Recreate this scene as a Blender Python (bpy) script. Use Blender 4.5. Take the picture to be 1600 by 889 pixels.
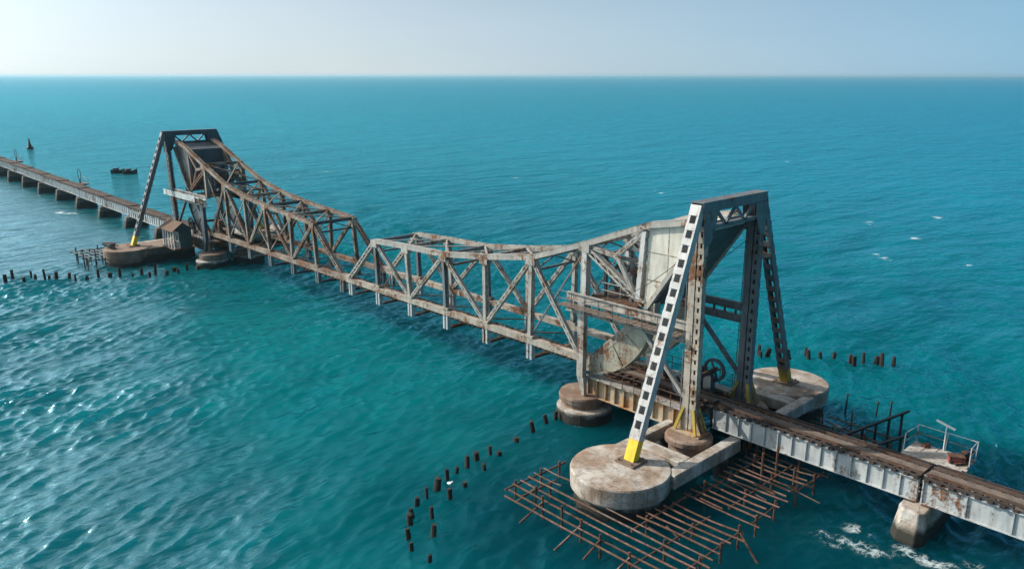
import bpy, math, random
import numpy as np
from mathutils import Vector, Matrix
random.seed(7)
rng = np.random.default_rng(11)
for o in list(bpy.data.objects): bpy.data.objects.remove(o)
scene = bpy.context.scene
col = scene.collection
R = math.radians

# ------------------------------------------------------------------ camera
CAM = Vector((64.224, -40.952, 22.764)); PITCH = 0.25754; YAW = 2.38637
cam = bpy.data.cameras.new('camera'); cam_o = bpy.data.objects.new('camera', cam); col.objects.link(cam_o)
cam.sensor_width = 36; cam.lens = 1241.0/1600*36; cam.clip_start = .5; cam.clip_end = 90000
fw = Vector((math.cos(YAW)*math.cos(PITCH), math.sin(YAW)*math.cos(PITCH), -math.sin(PITCH)))
cam_o.location = CAM; cam_o.rotation_euler = fw.to_track_quat('-Z', 'Y').to_euler()
scene.camera = cam_o

# ------------------------------------------------------------------ light
SUN_AZ = (-.86, -.51)                       # towards the sun, on the plan
SUN_EL = R(35)
n_ = math.hypot(*SUN_AZ); sx, sy = SUN_AZ[0]/n_, SUN_AZ[1]/n_
sun_dir = Vector((sx*math.cos(SUN_EL), sy*math.cos(SUN_EL), math.sin(SUN_EL)))
sun = bpy.data.lights.new('sun', 'SUN'); sun.energy = 3.8; sun.angle = R(.6); sun.color = (1, .93, .82)
so = bpy.data.objects.new('sun', sun); col.objects.link(so)
so.rotation_euler = sun_dir.to_track_quat('Z', 'Y').to_euler(); so.location = (0, 0, 60)
world = bpy.data.worlds.new('World'); scene.world = world; world.use_nodes = True
wn = world.node_tree.nodes; wl = world.node_tree.links; wn.clear()
sky = wn.new('ShaderNodeTexSky'); sky.sky_type = 'NISHITA'; sky.sun_disc = False
sky.sun_elevation = SUN_EL; sky.sun_rotation = math.atan2(sx, sy)
sky.air_density = .3; sky.dust_density = 1.1; sky.ozone_density = 4.0; sky.altitude = 0
bg = wn.new('ShaderNodeBackground'); bg.inputs[1].default_value = .10
out = wn.new('ShaderNodeOutputWorld'); tint = wn.new('ShaderNodeMix'); tint.data_type = 'RGBA'; tint.blend_type = 'MULTIPLY'; tint.inputs[0].default_value = 1
tint.inputs[7].default_value = (1.05, 1.25, 1.05, 1)          # the greenish cast of the humid air
wl.new(sky.outputs[0], tint.inputs[6]); 
# humid haze low over the sea: thickest at the horizon, paler towards the sun
tc = wn.new('ShaderNodeTexCoord'); sp = wn.new('ShaderNodeSeparateXYZ'); wl.new(tc.outputs['Generated'], sp.inputs[0])
def wm(op, a, b):
    n = wn.new('ShaderNodeMath'); n.operation = op
    for k, v in enumerate((a, b)):
        if isinstance(v, (int, float)): n.inputs[k].default_value = v
        else: wl.new(v, n.inputs[k])
    return n.outputs[0]
sm = wn.new('ShaderNodeMapping'); sm.inputs['Scale'].default_value = (2., 2., 16.); wl.new(tc.outputs['Generated'], sm.inputs['Vector'])
sn_ = wn.new('ShaderNodeTexNoise'); sn_.inputs['Scale'].default_value = 1.4; sn_.inputs['Detail'].default_value = 5; wl.new(sm.outputs[0], sn_.inputs['Vector'])
uneven = wm('ADD', wm('MULTIPLY', sn_.outputs[0], .30), .85)          # the haze is not quite even
fac = wm('MULTIPLY', wm('EXPONENT', wm('MULTIPLY', wm('MAXIMUM', sp.outputs[2], 0.0), -3.0), 0.0), wm('MULTIPLY', uneven, .84))
dt = wn.new('ShaderNodeVectorMath'); dt.operation = 'DOT_PRODUCT'; wl.new(tc.outputs['Generated'], dt.inputs[0]); dt.inputs[1].default_value = (sx, sy, 0)
gl = wm('MAXIMUM', wm('MINIMUM', wm('ADD', wm('MULTIPLY', dt.outputs['Value'], .90), .58), 1.0), 0.0)
def wmix(f, a, b):
    n = wn.new('ShaderNodeMix'); n.data_type = 'RGBA'; wl.new(f, n.inputs[0])
    for k, v in ((6, a), (7, b)):
        if isinstance(v, tuple): n.inputs[k].default_value = (*v, 1)
        else: wl.new(v, n.inputs[k])
    return n.outputs[2]
hz = wmix(gl, (.90, 3.1, 4.95), (4.9, 5.4, 5.6))
d3 = wn.new('ShaderNodeVectorMath'); d3.operation = 'DOT_PRODUCT'; wl.new(tc.outputs['Generated'], d3.inputs[0]); d3.inputs[1].default_value = sun_dir
au = wm('MULTIPLY', wm('POWER', wm('MAXIMUM', d3.outputs['Value'], 0.0), 5.0), 16.0)      # white aureole of the hazy sun
ad = wn.new('ShaderNodeMix'); ad.data_type = 'RGBA'; ad.blend_type = 'ADD'; ad.inputs[0].default_value = 1
wl.new(wmix(fac, tint.outputs[2], hz), ad.inputs[6]); wl.new(au, ad.inputs[7]); wl.new(ad.outputs[2], bg.inputs[0]); wl.new(bg.outputs[0], out.inputs[0])
scene.view_settings.view_transform = 'Standard'; scene.view_settings.look = 'None'
scene.view_settings.exposure = 0.5; scene.view_settings.gamma = 1

# ------------------------------------------------------------------ materials
def nodes(name):
    m = bpy.data.materials.new(name); m.use_nodes = True
    nt = m.node_tree
    return m, nt, nt.nodes, nt.links, nt.nodes['Principled BSDF']
def noise(N, L, vec, scale, detail=6, rough=.6, mapping=None):
    t = N.new('ShaderNodeTexNoise'); t.inputs['Scale'].default_value = scale
    t.inputs['Detail'].default_value = detail; t.inputs['Roughness'].default_value = rough
    if mapping:
        mp = N.new('ShaderNodeMapping'); mp.inputs['Scale'].default_value = mapping
        L.new(vec, mp.inputs['Vector']); vec = mp.outputs[0]
    L.new(vec, t.inputs['Vector']); return t.outputs[0]
def ramp(N, L, fac, stops):
    r = N.new('ShaderNodeValToRGB'); e = r.color_ramp.elements
    while len(e) < len(stops): e.new(.5)
    for el, (p, c) in zip(e, stops):
        el.position = p; el.color = (c, c, c, 1) if isinstance(c, (int, float)) else (*c, 1)
    L.new(fac, r.inputs[0]); return r.outputs[0]
def math2(N, L, op, a, b):
    n = N.new('ShaderNodeMath'); n.operation = op
    for k, v in enumerate((a, b)):
        if isinstance(v, (int, float)): n.inputs[k].default_value = v
        else: L.new(v, n.inputs[k])
    return n.outputs[0]
def mixc(N, L, fac, a, b, blend='MIX'):
    n = N.new('ShaderNodeMix'); n.data_type = 'RGBA'; n.blend_type = blend
    for sock, v in ((n.inputs[0], fac), (n.inputs[6], a), (n.inputs[7], b)):
        if isinstance(v, (int, float)): sock.default_value = v
        elif isinstance(v, tuple): sock.default_value = (*v, 1)
        else: L.new(v, sock)
    return n.outputs[2]
def pos(N):
    return N.new('ShaderNodeNewGeometry').outputs['Position']
RUST = [(0., (.035, .015, .009)), (.45, (.12, .05, .022)), (.75, (.22, .10, .04)), (1., (.28, .16, .08))]
RUST_D = [(0., (.028, .014, .009)), (.45, (.075, .035, .019)), (.75, (.13, .062, .030)), (1., (.17, .10, .06))]
def steel(name, a, b, lo, hi, rust=RUST, rough=.55, metal=.0):
    """weathered paint in two tones a/b, rust shows where the noise rises above lo..hi"""
    m, nt, N, L, P = nodes(name); p = pos(N)
    tone = ramp(N, L, noise(N, L, p, .7, 4, .6), [(.35, 0.), (.65, 1.)])
    c = mixc(N, L, tone, a, b)
    st = noise(N, L, p, 1., 5, .65, (3.2, 3.2, .55))
    c = mixc(N, L, math2(N, L, 'MULTIPLY', ramp(N, L, st, [(.45, 0.), (.75, 1.)]), .55), c, (.33, .29, .25), 'MULTIPLY')
    big = noise(N, L, p, .55, 3, .5); fine = noise(N, L, p, 4.5, 8, .72)
    mask = math2(N, L, 'ADD', math2(N, L, 'MULTIPLY', big, .5), math2(N, L, 'MULTIPLY', fine, .5))
    mask = math2(N, L, 'ADD', mask, math2(N, L, 'MULTIPLY', math2(N, L, 'SUBTRACT', st, .5), .25))
    mask = ramp(N, L, mask, [(lo, 0.), (hi, 1.)])
    rc = ramp(N, L, noise(N, L, p, 2.7, 6, .7), [(q*.5+.25, k) for q, k in rust])
    L.new(mixc(N, L, mask, c, rc), P.inputs['Base Color'])
    P.inputs['Metallic'].default_value = metal
    L.new(math2(N, L, 'ADD', math2(N, L, 'MULTIPLY', mask, .3), rough), P.inputs['Roughness'])
    bp = N.new('ShaderNodeBump'); bp.inputs['Strength'].default_value = .35; bp.inputs['Distance'].default_value = .03
    L.new(math2(N, L, 'ADD', fine, mask), bp.inputs['Height']); L.new(bp.outputs[0], P.inputs['Normal'])
    return m
def concrete(name, a, b, stain, wet=.75, soft=.5):
    m, nt, N, L, P = nodes(name); p = pos(N)
    c = mixc(N, L, ramp(N, L, noise(N, L, p, .9, 6, .65), [(.35, 0.), (.65, 1.)]), a, b)
    c = mixc(N, L, math2(N, L, 'MULTIPLY', ramp(N, L, noise(N, L, p, .55, 8, .7), [(.40, 0.), (.58, 1.)]), .85), c, stain)
    c = mixc(N, L, ramp(N, L, noise(N, L, p, 1., 4, .6, (2.6, 2.6, .16)), [(.46, 0.), (.72, .7)]), c, (.13, .095, .07))
    c = mixc(N, L, math2(N, L, 'MULTIPLY', ramp(N, L, noise(N, L, p, 7, 8, .75), [(.5, 0.), (.72, 1.)]), .45), c, (.10, .085, .075))
    vd = N.new('ShaderNodeVectorMath'); vd.operation = 'ADD'; wv = N.new('ShaderNodeTexNoise'); wv.inputs['Scale'].default_value = 2.0; wv.inputs['Detail'].default_value = 4
    L.new(p, wv.inputs['Vector']); L.new(p, vd.inputs[0]); L.new(wv.outputs['Color'], vd.inputs[1])
    vo = N.new('ShaderNodeTexVoronoi'); vo.feature = 'DISTANCE_TO_EDGE'; vo.inputs['Scale'].default_value = .62; L.new(vd.outputs[0], vo.inputs['Vector'])
    c = mixc(N, L, math2(N, L, 'MULTIPLY', ramp(N, L, vo.outputs['Distance'], [(.0, 1.), (.022, 0.)]), .6), c, (.07, .055, .045))      # cracks
    sep = N.new('ShaderNodeSeparateXYZ'); L.new(p, sep.inputs[0])
    ln_ = math2(N, L, 'ABSOLUTE', math2(N, L, 'SUBTRACT', math2(N, L, 'FRACT', math2(N, L, 'MULTIPLY', sep.outputs[2], 2.1), 0), .5), 0)
    c = mixc(N, L, math2(N, L, 'MULTIPLY', ramp(N, L, ln_, [(.0, 1.), (.045, 0.)]), .4), c, (.10, .085, .07))      # formwork joints
    z = math2(N, L, 'ADD', sep.outputs[2], math2(N, L, 'MULTIPLY', noise(N, L, p, 1.3, 5, .6), -.7))
    tide = N.new('ShaderNodeMapRange'); tide.inputs[1].default_value = wet-.35-soft*.3; tide.inputs[2].default_value = wet-.35+soft*.3
    L.new(z, tide.inputs[0])
    c = mixc(N, L, tide.outputs[0], (.022, .02, .014), c)
    L.new(c, P.inputs['Base Color']); P.inputs['Roughness'].default_value = .85
    bp = N.new('ShaderNodeBump'); bp.inputs['Strength'].default_value = .6; bp.inputs['Distance'].default_value = .06
    L.new(noise(N, L, p, 3.5, 9, .7), bp.inputs['Height']); L.new(bp.outputs[0], P.inputs['Normal'])
    return m
def wood(name, a, b):
    m, nt, N, L, P = nodes(name); p = pos(N)
    L.new(mixc(N, L, ramp(N, L, noise(N, L, p, 2.6, 7, .7), [(.35, 0.), (.65, 1.)]), a, b), P.inputs['Base Color'])
    P.inputs['Roughness'].default_value = .9; return m
def plain(name, c, rough=.6):
    m, nt, N, L, P = nodes(name); p = pos(N)
    L.new(mixc(N, L, noise(N, L, p, 3, 6, .7), tuple(x*.6 for x in c), tuple(min(1, x*1.35) for x in c)), P.inputs['Base Color'])
    P.inputs['Roughness'].default_value = rough; return m
M = {}
M['pale'] = steel('pale_steel_paint', (.39, .355, .31), (.28, .265, .245), .522, .60)
M['pale_rusty'] = steel('pale_rusty_steel', (.42, .37, .305), (.29, .255, .215), .48, .565)
M['white'] = steel('white_steel_paint', (.50, .485, .46), (.40, .395, .39), .55, .63)
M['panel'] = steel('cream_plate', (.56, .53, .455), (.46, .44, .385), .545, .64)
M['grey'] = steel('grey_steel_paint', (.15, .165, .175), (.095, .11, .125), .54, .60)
M['rusty'] = steel('rusty_steel', (.30, .235, .18), (.17, .14, .115), .455, .55)
M['far_rusty'] = steel('sooty_rusty_steel', (.30, .25, .20), (.15, .135, .12), .46, .57)
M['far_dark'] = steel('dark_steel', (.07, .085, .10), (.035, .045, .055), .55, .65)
M['rust'] = steel('rust', (.13, .065, .038), (.075, .04, .026), .40, .5, RUST_D)
M['segment'] = steel('stained_segment_plate', (.33, .31, .25), (.20, .185, .14), .50, .60)
M['bar_dark'] = steel('dark_rusty_bar', (.11, .06, .04), (.07, .04, .03), .42, .52, RUST_D)
M['orange'] = steel('orange_rusty_plate', (.40, .34, .26), (.34, .24, .14), .47, .56, [(0., (.16, .07, .03)), (.45, (.33, .15, .05)), (.75, (.45, .24, .08)), (1., (.40, .26, .14))])
M['girder'] = steel('silver_girder_paint', (.46, .475, .47), (.34, .37, .385), .54, .62)
M['yellow'] = steel('yellow_paint', (.75, .50, .02), (.66, .42, .02), .60, .66)
M['yellow_old'] = steel('faded_yellow_paint', (.42, .31, .03), (.30, .22, .03), .52, .60)
M['bar'] = steel('rusty_bar', (.15, .062, .040), (.09, .042, .03), .44, .52, RUST_D)
M['dark_iron'] = plain('black_iron', (.018, .017, .018), .5)
M['conc'] = concrete('weathered_concrete', (.50, .46, .41), (.40, .37, .335), (.24, .15, .09))
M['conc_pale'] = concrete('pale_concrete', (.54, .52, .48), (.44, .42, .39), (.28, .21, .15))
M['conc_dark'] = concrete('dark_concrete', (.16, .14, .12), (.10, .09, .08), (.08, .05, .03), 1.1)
M['conc_brown'] = concrete('brown_stained_concrete', (.30, .22, .17), (.22, .15, .11), (.14, .07, .04), .5)
M['sleeper'] = wood('old_timber', (.065, .043, .033), (.025, .018, .015))
M['plank'] = wood('worn_planks', (.19, .145, .115), (.10, .075, .06))
M['rail'] = steel('rail_steel', (.12, .08, .06), (.07, .05, .04), .45, .55, RUST_D)
M['pile'] = wood('wet_black_timber', (.032, .022, .017), (.012, .009, .008))
M['roof'] = wood('brown_roof_sheet', (.15, .085, .045), (.08, .045, .028))
M['hutwall'] = wood('grey_green_boards', (.06, .085, .09), (.035, .05, .055))
M['whitewash'] = plain('white_boards', (.66, .65, .62), .7)
M['red'] = plain('dull_red_iron', (.24, .06, .04), .7)
M['bird'] = plain('white_plumage', (.75, .75, .73), .8)
M['beak'] = plain('dark_beak', (.1, .08, .03), .6)

# ------------------------------------------------------------------ mesh builder
class MB:
    def __init__(s): s.v = []; s.f = []
    def add(s, vs, fs):
        b = len(s.v); s.v += [tuple(v) for v in vs]; s.f += [tuple(i+b for i in f) for f in fs]; return s
    def box(s, c, size, ax=None):
        c = Vector(c); X, Y, Z = ax or (Vector((1, 0, 0)), Vector((0, 1, 0)), Vector((0, 0, 1)))
        a, b, d = size[0]/2, size[1]/2, size[2]/2
        vs = [c+X*i*a+Y*j*b+Z*k*d for k in (-1, 1) for j in (-1, 1) for i in (-1, 1)]
        return s.add(vs, [(0, 2, 3, 1), (4, 5, 7, 6), (0, 1, 5, 4), (2, 6, 7, 3), (0, 4, 6, 2), (1, 3, 7, 5)])
    def bx(s, x0, x1, y0, y1, z0, z1):
        return s.box(((x0+x1)/2, (y0+y1)/2, (z0+z1)/2), (abs(x1-x0), abs(y1-y0), abs(z1-z0)))
    def beam(s, p0, p1, w, h, up=(0, 0, 1), ext=0):
        p0, p1 = Vector(p0), Vector(p1); d, sd, u = frame(p0, p1, up)
        return s.box((p0+p1)/2, ((p1-p0).length+2*ext, w, h), (d, sd, u))
    def cyl(s, p0, p1, r0, r1=None, n=10, cap=True):
        r1 = r0 if r1 is None else r1
        p0, p1 = Vector(p0), Vector(p1); d, a, b = frame(p0, p1, (0, 0, 1))
        vs = [p+(a*math.cos(t)+b*math.sin(t))*r for p, r in ((p0, r0), (p1, r1)) for t in [2*math.pi*k/n for k in range(n)]]
        fs = [(k, (k+1) % n, n+(k+1) % n, n+k) for k in range(n)]
        if cap: fs += [tuple(range(n))[::-1], tuple(range(n, 2*n))]
        return s.add(vs, fs)
    def lathe(s, c, prof, n=40, wob=0, sx=1, sy=1):
        c = Vector(c); vs = []; ph = random.random()*6
        for (r, z) in prof:
            for k in range(n):
                t = 2*math.pi*k/n
                rr = r*(1+wob*(.5*math.sin(3*t+ph)+.35*math.sin(7*t+z*3)+.3*math.sin(13*t+ph*2+z)+.3*(random.random()-.5)))
                vs.append(c+Vector((rr*math.cos(t)*sx, rr*math.sin(t)*sy, z+(wob*.25*(random.random()-.5) if r < 99 else 0))))
        fs = []
        for i in range(len(prof)-1):
            fs += [(i*n+k, i*n+(k+1) % n, (i+1)*n+(k+1) % n, (i+1)*n+k) for k in range(n)]
        fs += [tuple(range(n))[::-1], tuple((len(prof)-1)*n+k for k in range(n))]
        return s.add(vs, fs)
    def prism(s, pts, y0, y1):
        n = len(pts); vs = [(x, y, z) for y in (y0, y1) for x, z in pts]
        return s.add(vs, [tuple(range(n)), tuple(range(n, 2*n))[::-1]]+[(k, n+k, n+(k+1) % n, (k+1) % n) for k in range(n)])
    def laced(s, p0, p1, w, h, up=(0, 0, 1), pitch=.6, top='lace', bot='lace', t=.04, bw=.07):
        """built-up member: two side plates w apart, lacing bars / battens / a cover plate on the two open faces"""
        p0, p1 = Vector(p0), Vector(p1); d, sd, u = frame(p0, p1, up); ln = (p1-p0).length
        for q in (-1, 1):
            s.box((p0+p1)/2+sd*q*(w/2-t/2), (ln, t, h), (d, sd, u))
            for k in (-1, 1):        # angle legs along both open faces
                s.box((p0+p1)/2+sd*q*(w/2-t-.045)+u*k*(h/2-.012), (ln, .09, .022), (d, sd, u))
        for k, kind in ((1, top), (-1, bot)):
            off = u*k*(h/2+.008)
            if kind == 'cover':
                s.box((p0+p1)/2+off, (ln, w+.03, .03), (d, sd, u)); continue
            n = max(1, round(ln/pitch)); st = ln/n
            if kind == 'lace':
                sg = 1
                for i in range(n):
                    a = p0+d*st*i+sd*sg*(w/2-.08)+off; b = p0+d*st*(i+1)-sd*sg*(w/2-.08)+off
                    e = (b-a).normalized(); s.box((a+b)/2+u*k*(.004*(i % 2)), ((b-a).length, bw, .02), (e, u.cross(e), u)); sg = -sg
            elif kind in ('batten', 'batten_b'):
                for i in range(n-(kind == 'batten_b')):
                    s.box(p0+d*st*(i+(.5 if kind == 'batten' else 1.))+off, (st*bw, w+.02, .03), (d, sd, u))
                for e in (.25, n-.25): s.box(p0+d*st*e+off*1.01, (st*.5, w+.03, .03), (d, sd, u))
        return s
    def build(s, name, mat, parent=None, loc=None, smooth=False, bevel=0):
        base = WLOC.get(parent.name, Vector()) if parent else (Vector(loc) if loc else Vector())
        me = bpy.data.meshes.new(name); me.from_pydata([tuple(Vector(v)-base) for v in s.v], [], s.f)
        me.materials.append(M[mat] if isinstance(mat, str) else mat); me.validate(); me.update()
        import bmesh
        bm = bmesh.new(); bm.from_mesh(me); bmesh.ops.recalc_face_normals(bm, faces=bm.faces)
        if bevel:
            es = [e for e in bm.edges if len(e.link_faces) == 2 and e.calc_face_angle(0) > .5]
            bmesh.ops.bevel(bm, geom=es, offset=bevel, segments=1, affect='EDGES', profile=.6)
        bm.to_mesh(me); bm.free()
        if smooth:
            for p in me.polygons: p.use_smooth = True
        o = bpy.data.objects.new(name, me); col.objects.link(o)
        if parent: o.parent = parent
        else: o.location = base
        WLOC[o.name] = base
        return o
WLOC = {}
def frame(p0, p1, up):
    d = (Vector(p1)-Vector(p0)).normalized(); up = Vector(up)
    if abs(d.dot(up.normalized())) > .98: up = Vector((1, 0, 0)) if abs(d.x) < .9 else Vector((0, 1, 0))
    sd = up.cross(d).normalized(); return d, sd, d.cross(sd)
def tag(o, label=None, cat=None, group=None, kind=None):
    for k, v in (('label', label), ('category', cat), ('group', group), ('kind', kind)):
        if v: o[k] = v
    return o
def thing(name, loc, label, cat, group=None):
    o = bpy.data.objects.new(name, None); o.empty_display_size = .3; col.objects.link(o); o.location = loc
    WLOC[o.name] = Vector(loc); return tag(o, label, cat, group)
def copy_tree(o, off, parent=None):
    c = o.copy(); col.objects.link(c)
    if parent: c.parent = parent
    else: c.location = Vector(o.location)+Vector(off)
    for ch in [k for k in bpy.data.objects if k.parent == o]: copy_tree(ch, off, c)
    return c
ORD = ['first', 'second', 'third', 'fourth', 'fifth', 'sixth', 'seventh', 'eighth', 'ninth', 'tenth', 'eleventh', 'twelfth', 'thirteenth',
       'fourteenth', 'fifteenth', 'sixteenth', 'seventeenth', 'eighteenth', 'nineteenth', 'twentieth', 'twenty-first', 'twenty-second', 'twenty-third', 'twenty-fourth']
#@@SEA
# ------------------------------------------------------------------ the sea
def graded(c0, c1, fine, far):
    """coordinates: even steps between c0 and c1, growing steps beyond to +-far"""
    mid = list(np.arange(c0, c1, fine)); up = [c1]; st = fine
    while up[-1] < far: st *= 1.035; up.append(up[-1]+st)
    dn = [c0]; st = fine
    while dn[-1] > -far: st *= 1.035; dn.append(dn[-1]-st)
    return np.array(dn[:0:-1]+mid+up)
gx = graded(-35, 60, .15, 18000); gy = graded(-34, 24, .15, 18000)
GX, GY = np.meshgrid(gx, gy, indexing='ij')
stx = np.gradient(gx)[:, None]; sty = np.gradient(gy)[None, :]; step = np.maximum(stx, sty)
bl = np.array([(-150, 4), (-60, 0.), (-25, -8), (-15.7, -13), (.6, -17.6), (6.6, -19.5), (11.3, -21.5), (18.3, -23.), (27, -24.5), (45, -36), (70, -60)])
edge_y = np.interp(gx, bl[:, 0], bl[:, 1])[:, None]
wob = 1.6*np.sin(GX*.35+GY*.2)+1.0*np.sin(GX*.9-GY*.3)+.8*np.sin(GX*.5+GY*1.1)
rough = 1/(1+np.exp((GY-edge_y+wob)/1.9))                   # 1 = open choppy side, 0 = lee of the bridge
beyond = 1/(1+np.exp(-(GY-8)/5.))
amp = .55+.42*rough+.40*beyond*(1-rough)
H_ = np.zeros_like(GX); DX = np.zeros_like(GX); DY = np.zeros_like(GX)
wr = np.random.default_rng(5)
gust = .75+.35*np.sin(GX*.11+GY*.07+1)*np.sin(GX*.05-GY*.13)+.2*np.sin(GX*.31-GY*.22)
for k in range(104):
    lam = .45*(1.9/.45)**(wr.random()**.9) if k < 94 else wr.uniform(3., 8); kk = 2*np.pi/lam
    th = R(27)+(wr.normal()*R(15) if k % 4 else R(wr.uniform(-80, 80)))
    ph = wr.random()*6.283; a = .0112*lam if k < 94 else .0045*lam
    att = np.clip((lam/step-2.6)/1.6, 0, 1)
    ct, sn = math.cos(th), math.sin(th)
    arg = kk*(GX*ct+GY*sn)+ph
    H_ += att*a*np.sin(arg); q = att*a*.9*np.cos(arg); DX += q*ct; DY += q*sn
H_ *= amp*gust*1.25; DX *= amp*gust*1.25; DY *= amp*gust*1.25
foam = np.zeros_like(GX); PIER_X = [51.93]+[-52-12.55*i for i in range(5)]
def blob(x, y, rx, ry, ang, s=1.):
    c, n = math.cos(R(ang)), math.sin(R(ang)); dx, dy = GX-x, GY-y
    return s*np.exp(-(((dx*c+dy*n)/rx)**2+((-dx*n+dy*c)/ry)**2))
for b in [(49.2, -4.6, 1.6, 1.1, 20), (51.0, -4.2, 1.8, .9, 0), (53.6, -3.0, 1.6, 1.1, 30), (50.2, -2.9, 1.5, .9, 10), (52.4, -3.1, 1.3, .8, 0), (54.8, -2.2, 1.2, .9, 40)]: foam = np.maximum(foam, blob(*b, .85))
for b in [(12.95, 85.5, 3.2, .9, -42), (22.4, 77.8, 2.4, .9, -40), (24.3, 62.3, 3.2, .6, -45), (17.9, 99.3, 1., .8, 0), (-109, 59, 2.2, 1.2, 40), (33, 66, 1.0, .4, -40),
          (-86, -4.5, 3.2, 1.2, 25)]: foam = np.maximum(foam, blob(*b, 1.5))
for k in range(26):
    x, y = wr.uniform(-300, 150), wr.uniform(60, 420); sc_ = wr.uniform(.5, 1.3)
    foam = np.maximum(foam, blob(x, y, 3.0*sc_, .8*sc_, -45+wr.normal()*15, 1.3))
def wash(x, y, r):
    d = np.abs(np.hypot(GX-x, GY-y)-r); return .62*np.exp(-(d/.28)**2)*(.6+.4*np.sin(np.arctan2(GY-y, GX-x)*3+x))
for q in ((39.4, -9.4, 2.62), (39.4, 9., 2.62), (-39.4, -9.4, 2.62), (30.6, -2.4, 1.98), (30.6, 2.3, 1.98), (-30.6, -2.4, 1.98), (39.6, -3.2, 1.25), (39.6, 3.2, 1.25)): foam = np.maximum(foam, wash(*q))
for q in PIER_X: foam = np.maximum(foam, .6*np.exp(-((np.abs(np.maximum(np.abs(GX-q)-.85, np.abs(GY)-2.3)))/.25)**2))
# darker water round the near piers: tower's shade and reflection put into the colour
tower_shade = np.exp(-(np.clip(np.abs(GX-48)-11, 0, None)/9)**2-(np.clip(np.abs(GY+6)-8, 0, None)/9)**2)
nx, ny = GX.shape
co = np.stack([GX+DX, GY+DY, H_], -1).reshape(-1, 3)
ii = np.arange((nx-1)*(ny-1)); r_, c_ = ii//(ny-1), ii % (ny-1); v0 = r_*ny+c_
quads = np.stack([v0, v0+ny, v0+ny+1, v0+1], -1)
me = bpy.data.meshes.new('sea'); me.vertices.add(len(co)); me.vertices.foreach_set('co', co.ravel().astype(np.float32))
me.loops.add(quads.size); me.loops.foreach_set('vertex_index', quads.ravel().astype(np.int32))
me.polygons.add(len(quads)); me.polygons.foreach_set('loop_start', np.arange(0, quads.size, 4, dtype=np.int32))
me.polygons.foreach_set('use_smooth', np.ones(len(quads), dtype=bool))
me.update()
for nm, arr in (('foam', foam), ('rough', rough), ('amp', amp), ('tower_shade', tower_shade)):
    at = me.attributes.new(nm, 'FLOAT', 'POINT'); at.data.foreach_set('value', arr.ravel().astype(np.float32))
m, nt, N, L, P = nodes('sea_water'); p = pos(N)
def attr(nm):
    a = N.new('ShaderNodeAttribute'); a.attribute_name = nm; return a.outputs['Fac']
c = mixc(N, L, ramp(N, L, noise(N, L, p, .035, 3, .5), [(.38, 0.), (.62, 1.)]), (.0, .082, .094), (.001, .135, .147))
c = mixc(N, L, ramp(N, L, noise(N, L, p, .22, 4, .6), [(.4, 0.), (.7, .5)]), c, (.0, .095, .12))
c = mixc(N, L, math2(N, L, 'MULTIPLY', attr('rough'), .5), c, (.0, .080, .105))
sep = N.new('ShaderNodeSeparateXYZ'); L.new(p, sep.inputs[0])
mq = N.new('ShaderNodeMapping'); mq.inputs['Rotation'].default_value = (0, 0, R(-27)); mq.inputs['Scale'].default_value = (1., .3, 1); L.new(p, mq.inputs['Vector'])
stk = math2(N, L, 'ADD', math2(N, L, 'MULTIPLY', noise(N, L, mq.outputs[0], .06, 6, .7), .45), math2(N, L, 'MULTIPLY', noise(N, L, mq.outputs[0], .5, 5, .7), .55))
stk = ramp(N, L, stk, [(.40, 0.), (.60, 1.)])
deep = N.new('ShaderNodeMapRange'); deep.inputs[1].default_value = 4; deep.inputs[2].default_value = 130; L.new(sep.outputs[1], deep.inputs[0])
c = mixc(N, L, deep.outputs[0], c, (.0, .190, .250))        # bluer water out to sea
c = mixc(N, L, stk, mixc(N, L, .30, c, (.0, .03, .045)), c)   # dark streaks: light and dark of the ripples put into the colour
c = mixc(N, L, math2(N, L, 'MULTIPLY', attr('tower_shade'), .9), c, (.0, .026, .038))
fnt = N.new('ShaderNodeTexNoise'); fnt.inputs['Scale'].default_value = 1.5; fnt.inputs['Detail'].default_value = 9; fnt.inputs['Roughness'].default_value = .72; fnt.inputs['Distortion'].default_value = 1.6
fmp = N.new('ShaderNodeMapping'); fmp.inputs['Scale'].default_value = (1, 1, 0); L.new(p, fmp.inputs['Vector']); L.new(fmp.outputs[0], fnt.inputs['Vector'])
lace = math2(N, L, 'SUBTRACT', 1., math2(N, L, 'MULTIPLY', math2(N, L, 'ABSOLUTE', math2(N, L, 'SUBTRACT', fnt.outputs[0], .5), 0), 5.))   # thin foam filaments
fn = math2(N, L, 'ADD', math2(N, L, 'MULTIPLY', lace, .5), math2(N, L, 'MULTIPLY', math2(N, L, 'MULTIPLY', attr('foam'), ramp(N, L, noise(N, L, fmp.outputs[0], .55, 3, .6), [(.36, .15), (.6, 1.)])), .62))
fm = ramp(N, L, fn, [(.72, 0.), (1.0, .95)])
L.new(mixc(N, L, fm, c, (.56, .64, .65)), P.inputs['Base Color'])
L.new(math2(N, L, 'ADD', math2(N, L, 'MULTIPLY', fm, .6), .08), P.inputs['Roughness'])
P.inputs['Specular IOR Level'].default_value = 0
P.subsurface_method = 'BURLEY'; P.inputs['Subsurface Weight'].default_value = 1; P.inputs['Subsurface Radius'].default_value = (1., 1., 1.); P.inputs['Subsurface Scale'].default_value = 6
mp = N.new('ShaderNodeMapping'); mp.inputs['Rotation'].default_value = (0, 0, R(-27)); mp.inputs['Scale'].default_value = (1., .42, 1); L.new(p, mp.inputs['Vector'])
nrm = None
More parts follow.
